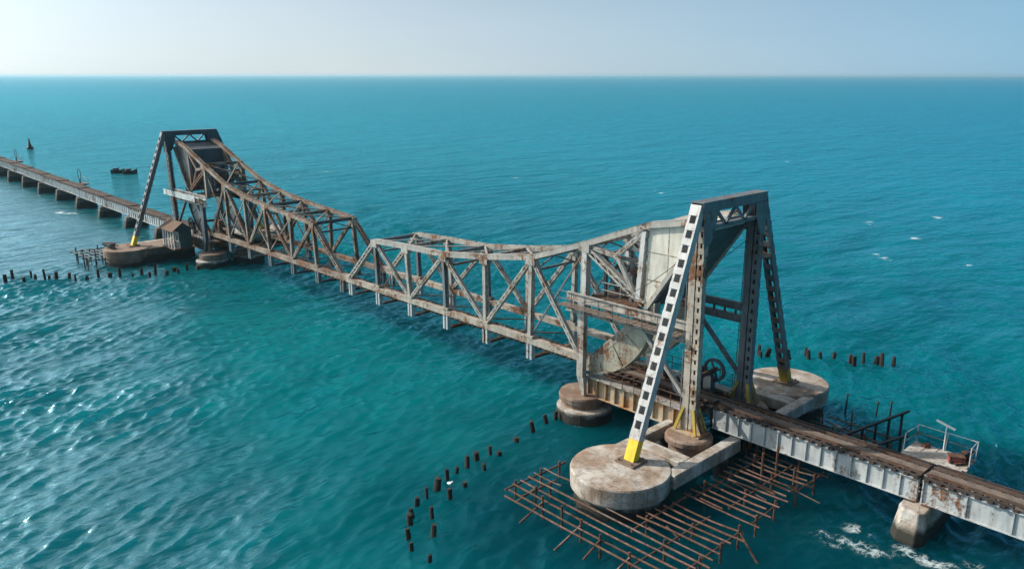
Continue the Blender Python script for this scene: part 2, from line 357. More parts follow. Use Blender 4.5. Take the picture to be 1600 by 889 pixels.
for sc_, dist, det in ((.09, 2.0, 2), (.34, 1.1, 3), (1.4, .24, 3), (5., .035, 3)):
    b = N.new('ShaderNodeBump'); b.inputs['Distance'].default_value = dist; L.new(attr('amp'), b.inputs['Strength'])
    L.new(noise(N, L, mp.outputs[0], sc_, det, .55), b.inputs['Height'])
    if nrm: L.new(nrm, b.inputs['Normal'])
    nrm = b.outputs[0]
L.new(nrm, P.inputs['Normal'])
gs = N.new('ShaderNodeBsdfGlossy'); L.new(math2(N, L, 'ADD', math2(N, L, 'MULTIPLY', attr('rough'), .12), .11), gs.inputs['Roughness']); L.new(mixc(N, L, attr('rough'), (.24, .71, .88), (.58, .87, .98)), gs.inputs['Color']); L.new(nrm, gs.inputs['Normal'])
fr = N.new('ShaderNodeFresnel'); L.new(math2(N, L, 'ADD', math2(N, L, 'MULTIPLY', attr('rough'), .55), 1.33), fr.inputs['IOR']); L.new(nrm, fr.inputs['Normal'])
ff = math2(N, L, 'MULTIPLY', math2(N, L, 'MINIMUM', fr.outputs[0], math2(N, L, 'ADD', math2(N, L, 'MULTIPLY', attr('rough'), .1), .72)), math2(N, L, 'SUBTRACT', 1., fm))
ms = N.new('ShaderNodeMixShader'); L.new(ff, ms.inputs[0]); L.new(P.outputs[0], ms.inputs[1]); L.new(gs.outputs[0], ms.inputs[2])
L.new(ms.outputs[0], N['Material Output'].inputs['Surface'])
me.materials.append(m)
sea = bpy.data.objects.new('sea', me); col.objects.link(sea); tag(sea, 'turquoise choppy sea reaching the horizon', 'sea', kind='structure')
#@@END_SEA
# ------------------------------------------------------------------ lifting leaf
TOPN = [(5.45, 8.5), (10.1, 8.72), (15.2, 8.88), (20.2, 9.5), (25.25, 10.3), (30.3, 12.05), (35.5, 14.0), (38.4, 14.55)]
TOPF = [(5.5, 8.65), (10., 8.9), (15.6, 9.25), (20.4, 9.75), (25.2, 10.6), (30.8, 12.4), (36., 14.2), (38.4, 14.7)]
ZB = 4.1; W = 2.29
def leaf(sg, label):
    near = sg > 0
    T = TOPN if near else TOPF
    B = [.75+4.875*i for i in range(7)] if near else [.1+4.98*i for i in range(7)]
    t = thing('lifting_leaf', (sg*15, 0, ZB), label, 'bridge leaf')
    light, web, dark = ('pale', 'pale', 'grey') if near else ('far_rusty', 'far_rusty', 'far_dark')
    lite_chord = 'pale' if near else 'rusty'
    Q = lambda x, s, z: Vector((sg*x, s*W, z))
    zt = lambda x: float(np.interp(x, [a for a, b in T], [b for a, b in T]))
    Y = (0, 1, 0)
    for s in (-1, 1):
        mb = MB()
        for (xa, za), (xb, zb) in zip(T[:-1], T[1:]):
            mb.laced(Q(xa, s, za), Q(xb, s, zb), .46, .36, (0, 0, 1), .62, 'cover' if near and s < 0 else 'lace', 'lace')
        for (xa, za) in T[:6]: mb.box(Q(xa, s, za-.22), (.9, .50, .62))
        mb.build('top_chord', lite_chord if s < 0 or near else light, t)
        mb = MB().laced(Q(B[0]-.35, s, ZB), Q(30.4, s, ZB), .5, .40, (0, 0, 1), .8, 'cover', 'lace')
        for x in B[:6]: mb.box(Q(x, s, ZB+.22), (.85, .53, .42))
        mb.build('bottom_chord', 'pale_rusty' if near else 'rusty', t)
        MB().laced(Q(B[0], s, ZB), Q(T[0][0], s, T[0][1]), .44, .36, Y, .6, 'lace', 'lace').build('end_post', web if near else 'far_rusty', t)
        for i in range(1, 6):
            x = T[i-1][0] if i % 2 else B[i]
            x = (T[i-1][0]+B[i])/2
            MB().laced(Q(B[i], s, ZB+.1), Q(T[i-1][0], s, T[i-1][1]-.1), .38, .30, (1, 0, 0), .55).build('vertical_post', 'grey' if i in (1, 3) and near else web, t)
        for a, b in ((0, 2), (2, 2), (2, 4), (4, 4), (4, 6)):
            MB().laced(Q(T[a][0], s, T[a][1]-.1), Q(B[b] if b < 6 else 29.9, s, ZB+.15), .34, .28, Y, .55).build('diagonal', web, t)
        MB().laced(Q(30.3, s, 12.), Q(30.3, s, 8.4), .44, .42, (1, 0, 0), .6, 'cover', 'cover').build('heel_vertical', 'white' if near else web, t)
        # rolling segment
        mb = MB(); cx, cz, rr = 30.5, 9.03, 5.68
        arc = [(cx+rr*math.sin(a), cz-rr*math.cos(a)) for a in [R(-4+k*4) for k in range(25)]]
        plate = arc+[(35.7, 8.9)]
        mb.prism([(sg*x, z) for x, z in plate], s*W-.13, s*W+.13)
        for (xa, za), (xb, zb) in zip(arc[:-1], arc[1:]):
            mb.beam((sg*xa, s*W, za), (sg*xb, s*W, zb), .62, .09, (0, 0, 1), .01)
        for k in (5, 10, 15, 20):
            xa, za = arc[k]; n = Vector((xa-cx, 0, za-cz)).normalized()
            for q in (-1, 1):
                p0 = Vector((sg*xa, s*W+q*.16, za)); mb.beam(p0-Vector((sg*n.x, 0, n.z))*(1.5 if k in (10, 15) else .7), p0, .05, .08, Y)
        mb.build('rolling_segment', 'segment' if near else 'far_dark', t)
        MB().laced(Q(30.55, s, 3.75), Q(36., s, 9.0), .42, .26, Y, .6, 'cover', 'cover').build('segment_chord', 'pale_rusty' if near else web, t)
        MB().laced(Q(30.5, s, 11.7), Q(35.2, s, 8.95), .46, .34, Y, .6, 'cover', 'lace').build('heel_diagonal', web, t)
        MB().laced(Q(31.0, s, 11.9), Q(32.95, s, 11.6), .30, .24, Y, .5).build('web_strut', web, t)
        MB().laced(Q(32.95, s, 11.75), Q(35.0, s, 13.5), .30, .24, Y, .5).build('web_strut', web, t)
        MB().laced(Q(32.9, s, 11.7), Q(34.3, s, 9.6), .26, .22, Y, .5).build('web_strut', web, t)
        MB().laced(Q(35.05, s, 13.6), Q(34.75, s, 9.2), .34, .32, (1, 0, 0), .5, 'batten', 'batten', bw=.5).build('hanger', 'white' if near else web, t)
    # counterweight: a wedge of plated ballast between the trusses
    A_, B_, C_ = (35.35, 13.85), (39.1, 14.38), (35.15, 8.9)
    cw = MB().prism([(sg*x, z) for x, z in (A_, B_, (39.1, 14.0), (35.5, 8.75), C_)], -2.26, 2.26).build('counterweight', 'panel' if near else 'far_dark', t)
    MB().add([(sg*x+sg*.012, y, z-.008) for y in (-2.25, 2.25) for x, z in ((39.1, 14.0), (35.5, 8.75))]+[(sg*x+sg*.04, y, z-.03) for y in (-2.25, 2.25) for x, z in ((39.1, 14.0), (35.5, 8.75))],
             [(0, 1, 3, 2), (4, 6, 7, 5), (0, 4, 5, 1), (2, 3, 7, 6), (0, 2, 6, 4), (1, 5, 7, 3)]).build('underside_shade', 'far_dark', cw)  # dark sheet: the underside's shade put into the colour
    for s in (-1, 1):                                        # riveted cover strips on the sides
        for z in (10.55, 12.3):
            xr = 35.5+(z-8.75)*(39.1-35.5)/5.25
            MB().bx(sg*35.3, sg*(xr-.15), s*2.262, s*2.272, z-.03, z+.03).build('cover_strip', 'rusty', cw)
        MB().bx(sg*36.75, sg*36.82, s*2.262, s*2.275, 10.9, 13.98).build('cover_strip', 'pale_rusty', cw)
    for s in (-1, 1):
        MB().laced((sg*39.0, s*2.42, 13.95), (sg*35.5, s*2.42, 8.75), .24, .34, Y, .6, 'cover', 'cover').build('counterweight_edge', 'pale' if near else 'far_rusty', t)
    for s in (-1, 1):
        for i in range(2, 6) if not near else (5,):
            a, b = (B[i], ZB+.3), (T[i-1][0], T[i-1][1]-.3); c_, d_ = (B[i+1] if i < 6 else 30, ZB+.3), (T[i][0], T[i][1]-.3)
            e = (b, c_) if i % 2 == 0 else (a, d_)
            MB().beam(Q(e[0][0], s, e[0][1]), Q(e[1][0], s, e[1][1]), .12, .10, Y).build('counter_brace', dark if near else 'far_rusty', t)
    # sway frames and laterals between the two trusses
    for i, (x, z) in enumerate(T[:6]):
        MB().laced((sg*x, -W+.2, z-.05), (sg*x, W-.2, z-.05), .30, .30, (0, 0, 1), .5).build('top_strut', light if i % 2 else dark, t)
        if i in (0, 2, 4, 5):
            zz = z-1.0
            mb = MB().beam((sg*x, -W+.2, zz), (sg*x, W-.2, zz), .16, .16)
            mb.beam((sg*x, -W+.2, zz), (sg*x, 0, z-.2), .09, .09).beam((sg*x, W-.2, zz), (sg*x, 0, z-.2), .09, .09)
            if i: mb.beam((sg*x, -W+.2, zz), (sg*x, -W+.25, zz-.01), .1, .1)
            mb.build('sway_frame', dark, t)
    for (xa, za), (xb, zb) in zip(T[:5], T[1:6]):
        MB().beam((sg*xa, -W+.2, za), (sg*xb, W-.2, zb), .14, .10).beam((sg*xa, W-.2, za+.02), (sg*xb, -W+.2, zb+.02), .14, .10).build('top_lateral', light, t)
    # floor: cross girders hang below the chords on forked hangers
    for i in range(0, 6):
        x = sg*(B[i]+(.35 if i == 0 else 0))
        mb = MB().bx(x-.16, x+.16, -W+.35, W-.35, 2.62, 2.66).bx(x-.02, x+.02, -W+.35, W-.35, 2.66, 2.79).bx(x-.16, x+.16, -W+.35, W-.35, 2.79, 2.83)
        mb.build('floor_beam', 'far_dark' if not near else 'rusty', t)
        for s in (-1, 1):
            mb = MB()
            for q in (-1, 1): mb.bx(x+q*.19-.10, x+q*.19+.10, s*W-.17, s*W+.19, 2.68, 3.89)
            mb.bx(x-.09, x+.09, s*W-.09, s*W+.10, 2.78, 3.89)
            mb.build('floor_hanger', 'girder' if near else 'grey', t)
    for y in (-.5, .5):
        MB().bx(sg*(.35), sg*39.5, y-.14, y+.14, 2.84, 2.968).build('stringer', 'rusty', t)
        MB().bx(sg*(.35), sg*39.5, y-.035, y+.035, 3.10, 3.23).build('rail', 'rail', t)
    for i in range(5):
        MB().beam((sg*B[i], -W, 3.6), (sg*B[i+1], W, 3.6), .10, .07).beam((sg*B[i], W, 3.64), (sg*B[i+1], -W, 3.64), .10, .07).build('bottom_lateral', 'rust', t)
    k = 0; x = .55
    while x < 39.4:
        MB().bx(sg*x-.12, sg*x+.12, -1.0+random.uniform(-.05, .05), 1.0+random.uniform(-.05, .05), 2.97, 3.10).build('sleeper', 'sleeper', t); x += .62
    MB().bx(sg*.5, sg*39.4, -.3, .26, 3.103, 3.14).build('walkway', 'plank', t)
    # lifting machinery between the heels
    m_ = 'far_dark' if not near else 'grey'
    MB().bx(sg*30.6, sg*34.4, -2.0, 2.0, 8.42, 8.56).build('machinery_floor', 'rust', t)
    for s in (-1, 1):
        mb = MB()
        for x in (31.2, 33.4): mb.beam((sg*x, s*1.3, 8.56), (sg*x, s*1.3, 11.2), .22, .22, (1, 0, 0))
        mb.beam((sg*31.2, s*1.3, 8.9), (sg*33.4, s*1.3, 11.1), .14, .14, Y).beam((sg*31.2, s*1.34, 11.1), (sg*33.4, s*1.34, 8.9), .14, .14, Y).bx(sg*31., sg*33.6, s*1.3-.15, s*1.3+.15, 11.2, 11.4)
        mb.build('machinery_frame', m_, t)
        mb = MB(); 
        for k in range(28):
            a = 2*math.pi*k/28; b = 2*math.pi*(k+1)/28
            pa = Vector((sg*32.3+.95*math.cos(a), s*.8, 9.75+.95*math.sin(a))); pb = Vector((sg*32.3+.95*math.cos(b), s*.8, 9.75+.95*math.sin(b)))
            mb.beam(pa, pb, .22, .14, Y, .01); mb.box((pa+pb)/2+((pa+pb)/2-Vector((sg*32.3, s*.8, 9.75))).normalized()*.1, (.09, .2, .09))
        for k in range(3):
            a = math.pi*k/3; v = Vector((math.cos(a), 0, math.sin(a)))*.93; c0 = Vector((sg*32.3, s*.8, 9.75)); mb.beam(c0-v, c0+v, .12, .14, Y)
        mb.build('gear_wheel', m_, t)
        mb = MB()
        for x in (31., 32., 33., 34.2): mb.cyl((sg*x, s*1.95, 8.56), (sg*x, s*1.95, 9.6), .025, n=6)
        for z in (9.1, 9.6): mb.cyl((sg*31., s*1.95, z), (sg*34.2, s*1.95, z), .022, n=6)
        mb.build('handrail', light, t)
    MB().cyl((sg*32.3, -1.6, 9.75), (sg*32.3, 1.6, 9.75), .14, n=14).cyl((sg*33.6, -1.5, 10.6), (sg*33.6, 1.5, 10.6), .22, n=14).build('drive_shaft', 'rust', t)
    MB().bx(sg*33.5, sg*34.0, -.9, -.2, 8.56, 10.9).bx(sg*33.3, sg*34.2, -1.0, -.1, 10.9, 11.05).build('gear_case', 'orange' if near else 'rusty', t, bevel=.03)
    return t
leaf(1, 'near lifting truss leaf with pale paint and cream wedge counterweight')
leaf(-1, 'far lifting truss leaf, sooty and rusty with dark counterweight')

# ------------------------------------------------------------------ lift towers
def tower(sg, label):
    near = sg > 0; X = sg*39.5
    t = thing('bridge_tower', (X, 0, 2), label, 'tower', 'lift towers')
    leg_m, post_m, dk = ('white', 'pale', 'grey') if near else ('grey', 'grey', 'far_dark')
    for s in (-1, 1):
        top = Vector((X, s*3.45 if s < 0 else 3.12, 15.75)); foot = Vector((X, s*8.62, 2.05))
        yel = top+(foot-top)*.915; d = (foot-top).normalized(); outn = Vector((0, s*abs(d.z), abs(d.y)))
        lm = leg_m if s < 0 else ('grey' if near else 'far_dark')  # sea-side leg darker than its twin: shade put into the colour
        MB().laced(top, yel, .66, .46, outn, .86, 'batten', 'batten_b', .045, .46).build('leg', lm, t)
        MB().beam(yel, foot, .68, .48, outn).build('leg_base', 'yellow' if s < 0 else 'yellow_old', t, bevel=.02)
        mb = MB().box(foot+Vector((0, 0, .03)), (1.3, 1.3, .12))
        for a in (-.45, .45):
            for b in (-.5, .5): mb.cyl(foot+Vector((a, b, .08)), foot+Vector((a, b, .2)), .06, n=6)
        mb.build('foot_plate', 'conc_brown', t)
        p0 = Vector((X, s*3.0, 2.15)); p1 = Vector((X, s*3.15 if s < 0 else 2.9, 15.4))
        mb = MB()
        for q in (-1, 1):
            a = Vector((q*.25, 0, 0)); k = 'cover' if q < 0 else 'batten'
            mb.laced(p0+a, p1+a, .40, .40, (0, 1, 0), .62, k, k, .04, .55)
        mb.build('post', 'pale_rusty' if near and s < 0 else dk, t)
        mb = MB()
        for q in (-1, 1):       # splayed shoe
            mb.prism([(X+q*.2, 2.1), (X+q*.95, 2.1), (X+q*.75, 2.5), (X+q*.46, 3.5), (X+q*.2, 3.5)], s*3.0-.22, s*3.0-.17)
            mb.prism([(X+q*.2, 2.1), (X+q*.95, 2.1), (X+q*.75, 2.5), (X+q*.46, 3.5), (X+q*.2, 3.5)], s*3.0+.17, s*3.0+.22)
        mb.bx(X-1., X+1., s*3.0-.55, s*3.0+.55, 2.03, 2.13)
        mb.build('post_shoe', 'orange' if near else 'rusty', t)
        mb = MB()
        for a in ((.5, -.45), (.5, .45), (-.5, -.4)):
            mb.beam((X+a[0]*.7, s*3+a[1]*.55, 3.6), (X+a[0]*1.5, s*3+a[1]*1.2, 2.16), .18, .12, (0, 1, 0))
        mb.build('base_bracket', 'yellow_old', t)
        # longitudinal girders back to the heel
        for z, mm in ((8.52, 'white' if s < 0 else dk), (7.72, 'white' if s < 0 else dk)):
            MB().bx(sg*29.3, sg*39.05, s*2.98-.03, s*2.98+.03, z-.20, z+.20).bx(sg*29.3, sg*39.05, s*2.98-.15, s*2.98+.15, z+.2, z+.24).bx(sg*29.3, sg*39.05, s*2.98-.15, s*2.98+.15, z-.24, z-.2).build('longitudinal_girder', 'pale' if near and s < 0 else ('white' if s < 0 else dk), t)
        mb = MB()
        for i in range(12):
            x = sg*(29.7+i*.8); mb.beam((x, s*2.98, 7.96), (x, s*2.98, 8.28), .10, .12, (1, 0, 0))
        mb.build('girder_spacer', 'rust', t)
        n = 26; mb = MB()
        for i in range(n): mb.bx(sg*(29.2+i*.37), sg*(29.2+i*.37+.33), s*3.02, s*(3.85), 7.985+random.uniform(0, .02), 8.03+random.uniform(0, .02))
        if s < 0: mb.build('walkway', 'plank', t)
        mb = MB()
        if s < 0:
            for i in range(9): mb.cyl((sg*(29.3+i*1.15), s*3.8, 8.0), (sg*(29.3+i*1.15), s*3.8, 9.0), .025, n=6)
            for z in (8.5, 9.0): mb.cyl((sg*29.3, s*3.8, z), (sg*38.5, s*3.8, z), .02, n=6)
            for i in range(6): mb.beam((sg*(29.8+i*1.7), s*3.0, 7.6), (sg*(29.8+i*1.7), s*3.75, 7.96), .07, .07)
            mb.build('handrail', 'grey', t)
            if not near:
                MB().bx(sg*30.4, sg*40.2, s*3.9, s*3.94, 8.05, 8.75).build('boarding', 'girder', t)
        # heel post
        mb = MB().laced((sg*30.7, s*2.95, 3.1), (sg*30.7, s*2.95, 8.4), .50 if near else .85, .34, (0, 1, 0), .6, 'cover', 'cover')
        mb.prism([(sg*30.40, 3.1), (sg*31.0, 3.1), (sg*31.12, 1.8), (sg*30.92, 1.8)], s*2.95-.15, s*2.95+.15)
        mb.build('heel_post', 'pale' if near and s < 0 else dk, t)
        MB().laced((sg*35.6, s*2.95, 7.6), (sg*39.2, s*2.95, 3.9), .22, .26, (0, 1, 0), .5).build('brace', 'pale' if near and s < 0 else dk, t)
        MB().laced((sg*39.15, s*2.95, 8.7), (sg*39.35, s*3.05, 11.6), .2, .3, (0, 1, 0), .5).build('knee_brace', dk, t)
    # portal
    mb = MB().bx(X-.42, X+.42, -3.62, 3.30, 15.92, 15.97).bx(X-.42, X-.36, -3.55, 3.25, 15.42, 15.92).bx(X+.36, X+.42, -3.55, 3.25, 15.42, 15.92).bx(X-.41, X+.41, -3.55, 3.25, 15.38, 15.42)
    mb.build('portal_beam', dk, t)
    MB().bx(X-.34, X+.34, -2.8, 2.6, 14.42, 14.50).bx(X-.37, X-.34, -2.8, 2.6, 14.34, 14.58).bx(X+.34, X+.37, -2.8, 2.6, 14.34, 14.58).build('portal_tie', dk, t)
    for q in (-1, 1):
        if q == sg:
            for y0, y1 in ((-2.1, -1.1), (-1.1, -.1), (-.1, .9), (.9, 1.9)):
                up = (y0 in (-2.1, -.1)); MB().beam((X+q*.30, y0, 15.42 if up else 14.5), (X+q*.30, y1, 14.5 if up else 15.42), .14, .16).build('portal_lattice', dk if near else 'far_dark', t)
        for s in (-1, 1):
            MB().add([(X+q*e, s*y-(.25 if s > 0 else 0), z) for e in (.465, .48) for y, z in ((3.5, 15.40), (2.15, 15.40), (2.3, 14.6), (2.72, 13.6), (3.4, 13.3))],
                     [(0, 1, 2, 3, 4), (9, 8, 7, 6, 5)]+[(k, (k+1) % 5, 5+(k+1) % 5, 5+k) for k in range(5)]).build('gusset_plate', dk, t)
    # ladders, cabinets, cables and rails
    for s in (-1, 1):
        mb = MB(); xl = X-sg*.62
        for q in (-.18, .18): mb.beam((xl, s*3.0+q, 3.2), (xl, s*3.1+q, 14.6), .04, .04, (1, 0, 0))
        for i in range(32): mb.beam((xl, s*3.0-.18+s*.003*i, 3.4+i*.35), (xl, s*3.0+.18+s*.003*i, 3.4+i*.35), .03, .03)
        mb.build('ladder', dk, t)
        mb = MB()
        for i in range(9): mb.cyl((sg*(31.2+i*.95), s*2.72, 2.98), (sg*(31.2+i*.95)+random.uniform(-.04, .04), s*2.72, 3.95), .025, n=6)
        for z in (3.5, 3.95): mb.cyl((sg*31.2, s*2.72, z), (sg*38.8, s*2.72, z), .02, n=6)
        mb.build('deck_handrail', 'rust', t)
        mb = MB(); pa, pb = Vector((sg*30.8, s*3.22, 8.3)), Vector((X-sg*.3, s*3.3, 13.2))
        for i in range(10):
            f = lambda k: pa+(pb-pa)*k/10-Vector((0, 0, .9*math.sin(math.pi*k/10)))
            mb.cyl(f(i), f(i+1), .022, n=5)
        mb.build('cable', 'dark_iron', t)
    for xx, yy, hh in ((33.2, 1.45, 1.5), (34.1, 1.5, 1.1), (36.9, 1.6, 1.7), (37.8, 1.55, 1.2), (35.2, -1.6, .9)):
        MB().bx(sg*xx-.3, sg*xx+.3, yy-.25, yy+.25, 2.69, 2.69+hh).build('machine_cabinet', random.choice(['far_dark', 'grey', 'rusty']), t, bevel=.02)
    MB().cyl((sg*38.0, -2.0, 4.3), (sg*38.0, 2.0, 4.3), .16, n=12).build('shaft', 'rust', t)
    for s in (-1, 1):
        mb = MB(); c0 = Vector((sg*38., s*1.75, 4.3))
        for k in range(20):
            a, b = 2*math.pi*k/20, 2*math.pi*(k+1)/20
            mb.beam(c0+Vector((math.cos(a), 0, math.sin(a)))*.7, c0+Vector((math.cos(b), 0, math.sin(b)))*.7, .18, .16, (0, 1, 0), .01)
        for k in range(2): mb.beam(c0+Vector((math.cos(k*1.57+.4), 0, math.sin(k*1.57+.4)))*.7, c0-Vector((math.cos(k*1.57+.4), 0, math.sin(k*1.57+.4)))*.7, .1, .12, (0, 1, 0))
        mb.build('gear_wheel', 'far_dark', t)
        MB().beam((sg*38., s*1.35, 2.7), (sg*38., s*1.35, 4.2), .3, .25, (1, 0, 0)).build('gear_stand', 'far_dark', t)
    # track girder under the rolling segment
    for s in (-1, 1):
        mb = MB().bx(sg*30.75, sg*38.9, s*2.3-.04, s*2.3+.04, 1.72, 2.92)
        mb.bx(sg*30.7, sg*38.95, s*2.3-.30, s*2.3+.30, 2.92, 2.98).bx(sg*30.7, sg*38.95, s*2.3-.28, s*2.3+.28, 1.66, 1.72)
        for i in range(11): 
            x = sg*(30.9+i*.78)
            mb.bx(x-.03, x+.03, s*2.3-.22, s*2.3+.22, 1.72, 2.92)
        g = mb.build('track_girder', 'orange' if near else 'rusty', t)
        MB().bx(sg*30.7, sg*38.95, s*2.3-.36, s*2.3+.36, 2.983, 3.05).build('track_plate', 'pale', g)
    for i in range(5):
        x = sg*(31.4+i*1.75); MB().bx(x-.12, x+.12, -2.25, 2.25, 2.1, 2.6).build('cross_girder', 'rusty', t)
    MB().bx(sg*31, sg*39, -2.15, 2.15, 2.62, 2.68).build('deck_plate', 'rust', t)
    return t
tower(1, 'near portal tower with white battened leg and yellow feet')
tower(-1, 'far portal tower, dark against the sea with white boarded platform')
#@@PIERS
# ------------------------------------------------------------------ piers
def heel_pier(x, y, label):
    t = thing('heel_pier', (x, y, 0), label, 'pier', 'round heel piers')
    MB().lathe((x+.25*(1 if x > 0 else -1), y-.05, 0), [(1.86, -2), (1.9, .0), (1.93, .12), (1.92, .82), (1.86, .9), (1.5, .92)], 44, .012).build('lower_drum', 'conc_pale', t)
    MB().lathe((x, y, 0), [(1.5, .9), (1.45, 1.15), (1.62, 1.25), (1.66, 1.6), (1.6, 1.72), (1.2, 1.76)], 44, .018).build('upper_drum', 'conc_brown', t)
heel_pier(30.35, -2.35, 'round two-tier pier under the near corner of the near tower')
heel_pier(30.35, 2.35, 'round two-tier pier on the sea side of the near tower heel')
heel_pier(-30.35, -2.35, 'round two-tier pier at the camera side of the far tower heel')
heel_pier(-30.35, 2.35, 'round two-tier pier at the sea side of the far tower heel')
def tower_pier(sg, s, label, solid=False):
    x, y = sg*39.4, s*9.4 if s < 0 else 9.0
    t = thing('tower_pier', (x, y, 0), label, 'pier', 'concrete tower piers')
    mat = 'conc' if not solid else 'conc_brown'
    r = 2.76
    MB().lathe((x, y, 0), [(r-.25, -2), (r-.22, .88), (r-.02, .92), (r, 1.0), (r+.01, 1.9), (r-.05, 1.985), (r-.3, 2.0), (r*.55, 2.02), (r*.2, 2.03)], 90, .011).build('cap', mat, t)
    xa, xb = sg*41.4, sg*42.12
    MB().bx(xa, xb, y-s*1.3, s*1.5, 1.12, 1.94).build('cross_beam', 'conc_pale', t, bevel=.05)
    MB().bx(sg*37.35, sg*37.95, y-s*1.5, s*1.6, 1.15, 1.93).build('cross_beam', 'conc_pale', t, bevel=.05)
    MB().bx(sg*37.95, sg*41.4, s*5.55, s*6.6, 1.2, 1.92).build('tie_beam', 'conc_pale', t, bevel=.05)
    MB().lathe((sg*39.6, s*3.2, 0), [(1.15, -2), (1.2, 1.5), (1.42, 1.62), (1.42, 1.9), (1.3, 1.985), (.8, 2.03)], 36, .02).build('post_plinth', 'conc_brown', t)
    for xx in (sg*41.76, sg*37.65):
        MB().lathe((xx, s*3.0, 0), [(.42, -2), (.42, 1.12)], 18, .02).build('support_column', 'conc_dark', t)
    if solid:
        MB().bx(sg*37.1, sg*42.4, y-s*.6, s*1.9, -1, 1.88).build('wharf_wall', 'conc_dark', t, bevel=.06)
        MB().bx(sg*37.96, sg*41.39, s*6.7, s*2.2, 1.885, 1.95).build('wharf_deck', 'conc_brown', t)
    return t
tower_pier(1, -1, 'big round concrete pier carrying the near white leg, inside rusty scaffolding')
tower_pier(1, 1, 'round concrete pier behind the near bridge tower under the sea-side leg')
tower_pier(-1, -1, 'dark concrete pier under the far tower leg nearest the camera', True)
tower_pier(-1, 1, 'concrete pier on the sea side of the far tower')
def deck_pier(x, zt, label, mat='conc_pale', b=2.35):
    t = thing('deck_pier', (x, 0, 0), label, 'pier', 'concrete piers under the approach viaduct')
    a = .78
    pl = [(-a, -b+.55), (-a+.42, -b), (a-.25, -b), (a, -b+.4), (a, b-.5), (a-.4, b), (-a+.4, b), (-a, b-.5)]
    mb = MB(); n = len(pl); zs = [-2, .2, zt-.35, zt-.1, zt-.02]; sc = [1.08, 1.05, .88, .86, .82]
    vs = [(x+px*k, py*k, z) for z, k in zip(zs, sc) for px, py in pl]
    fs = [(i*n+j, i*n+(j+1) % n, (i+1)*n+(j+1) % n, (i+1)*n+j) for i in range(len(zs)-1) for j in range(n)]+[tuple(range(n))[::-1], tuple((len(zs)-1)*n+j for j in range(n))]
    mb.add(vs, fs).build('shaft', mat, t, bevel=.04)
    for y in (-.8, .8):
        for q in (-.4, .4): MB().bx(x+q-.22, x+q+.22, y-.25, y+.25, zt-.03, zt+.03).build('bearing', 'rust', t)
# ------------------------------------------------------------------ approach viaduct
def span(x0, x1, z, label, n=14):
    t = thing('approach_span', ((x0+x1)/2, 0, z), label, 'bridge span', 'plate girder approach spans')
    ln = x1-x0; D = 1.27
    for y in (-.8, .8):
        mb = MB().bx(x0, x1, y-.02, y+.02, z+.05, z+D-.05).bx(x0, x1, y-.15, y+.15, z+D-.05, z+D).bx(x0, x1, y-.15, y+.15, z, z+.05)
        for i in range(n+1):
            x = x0+.04+(ln-.08)*i/n; mb.bx(x-.03, x+.03, y-.12, y+.12, z+.05, z+D-.05)
        mb.build('plate_girder', 'girder', t)
    for i in range(4):
        x = x0+.3+(ln-.6)*i/3
        MB().beam((x, -.75, z+.1), (x, .75, z+1.1), .08, .08, (1, 0, 0)).beam((x+.05, .75, z+.1), (x+.05, -.75, z+1.1), .08, .08, (1, 0, 0)).build('cross_frame', 'rust', t)
    x = x0+.2
    while x < x1-.1:
        j = random.uniform(-.07, .07); MB().bx(x-.12, x+.12, -1.02+j, 1.02+j, z+D+.003, z+D+.145+random.uniform(-.012, .0)).build('sleeper', 'sleeper', t); x += random.uniform(.5, .62)
    for y in (-.5, .5):
        MB().bx(x0, x1, y-.035, y+.035, z+D+.148, z+D+.28).bx(x0, x1, y-.07, y+.07, z+D+.1455, z+D+.17).build('rail', 'rail', t)
    MB().bx(x0, x1, -.30, .24, z+D+.147, z+D+.19).build('walkway', 'plank' if x0 > 0 else 'sleeper', t)
    for y in (-.92, .92):
        x = x0+.05
        while x < x1-.5:
            l = min(random.uniform(2., 4.5), x1-x); MB().bx(x, x+l-.06, y-.06, y+.06, z+D+.147, z+D+.215+random.uniform(-.02, .02)).build('guard_timber', random.choice(['sleeper', 'sleeper', 'rust', 'plank']) if x0 > 45 else 'sleeper', t); x += l
    return t
GR = lambda x: 1.68+.010*max(0, abs(x)-55)*(1 if x < 0 else 0)
s0 = span(39.75, 51.83, 1.68, 'silver plate girder span running from the near tower to the foamy pier')
span(52.02, 64.3, 1.70, 'plate girder span at right frame edge, past the foamy pier', 6)
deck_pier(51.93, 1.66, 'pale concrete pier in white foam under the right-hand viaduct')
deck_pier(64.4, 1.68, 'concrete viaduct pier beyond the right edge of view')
jx = [-39.8]+[-52-12.55*i for i in range(13)]
for i in range(13):
    a, b = jx[i+1], jx[i]; z = GR((a+b)/2)
    sp = span(a+.1, b-.1, z, f'rusty plate girder span, {ORD[i]} beyond the far tower')
    deck_pier(a, z-.02 if i < 12 else z, f'concrete viaduct pier, {ORD[i]} beyond the far tower', 'conc_dark', 1.7)  # far piers get dark concrete: their shade put into the colour
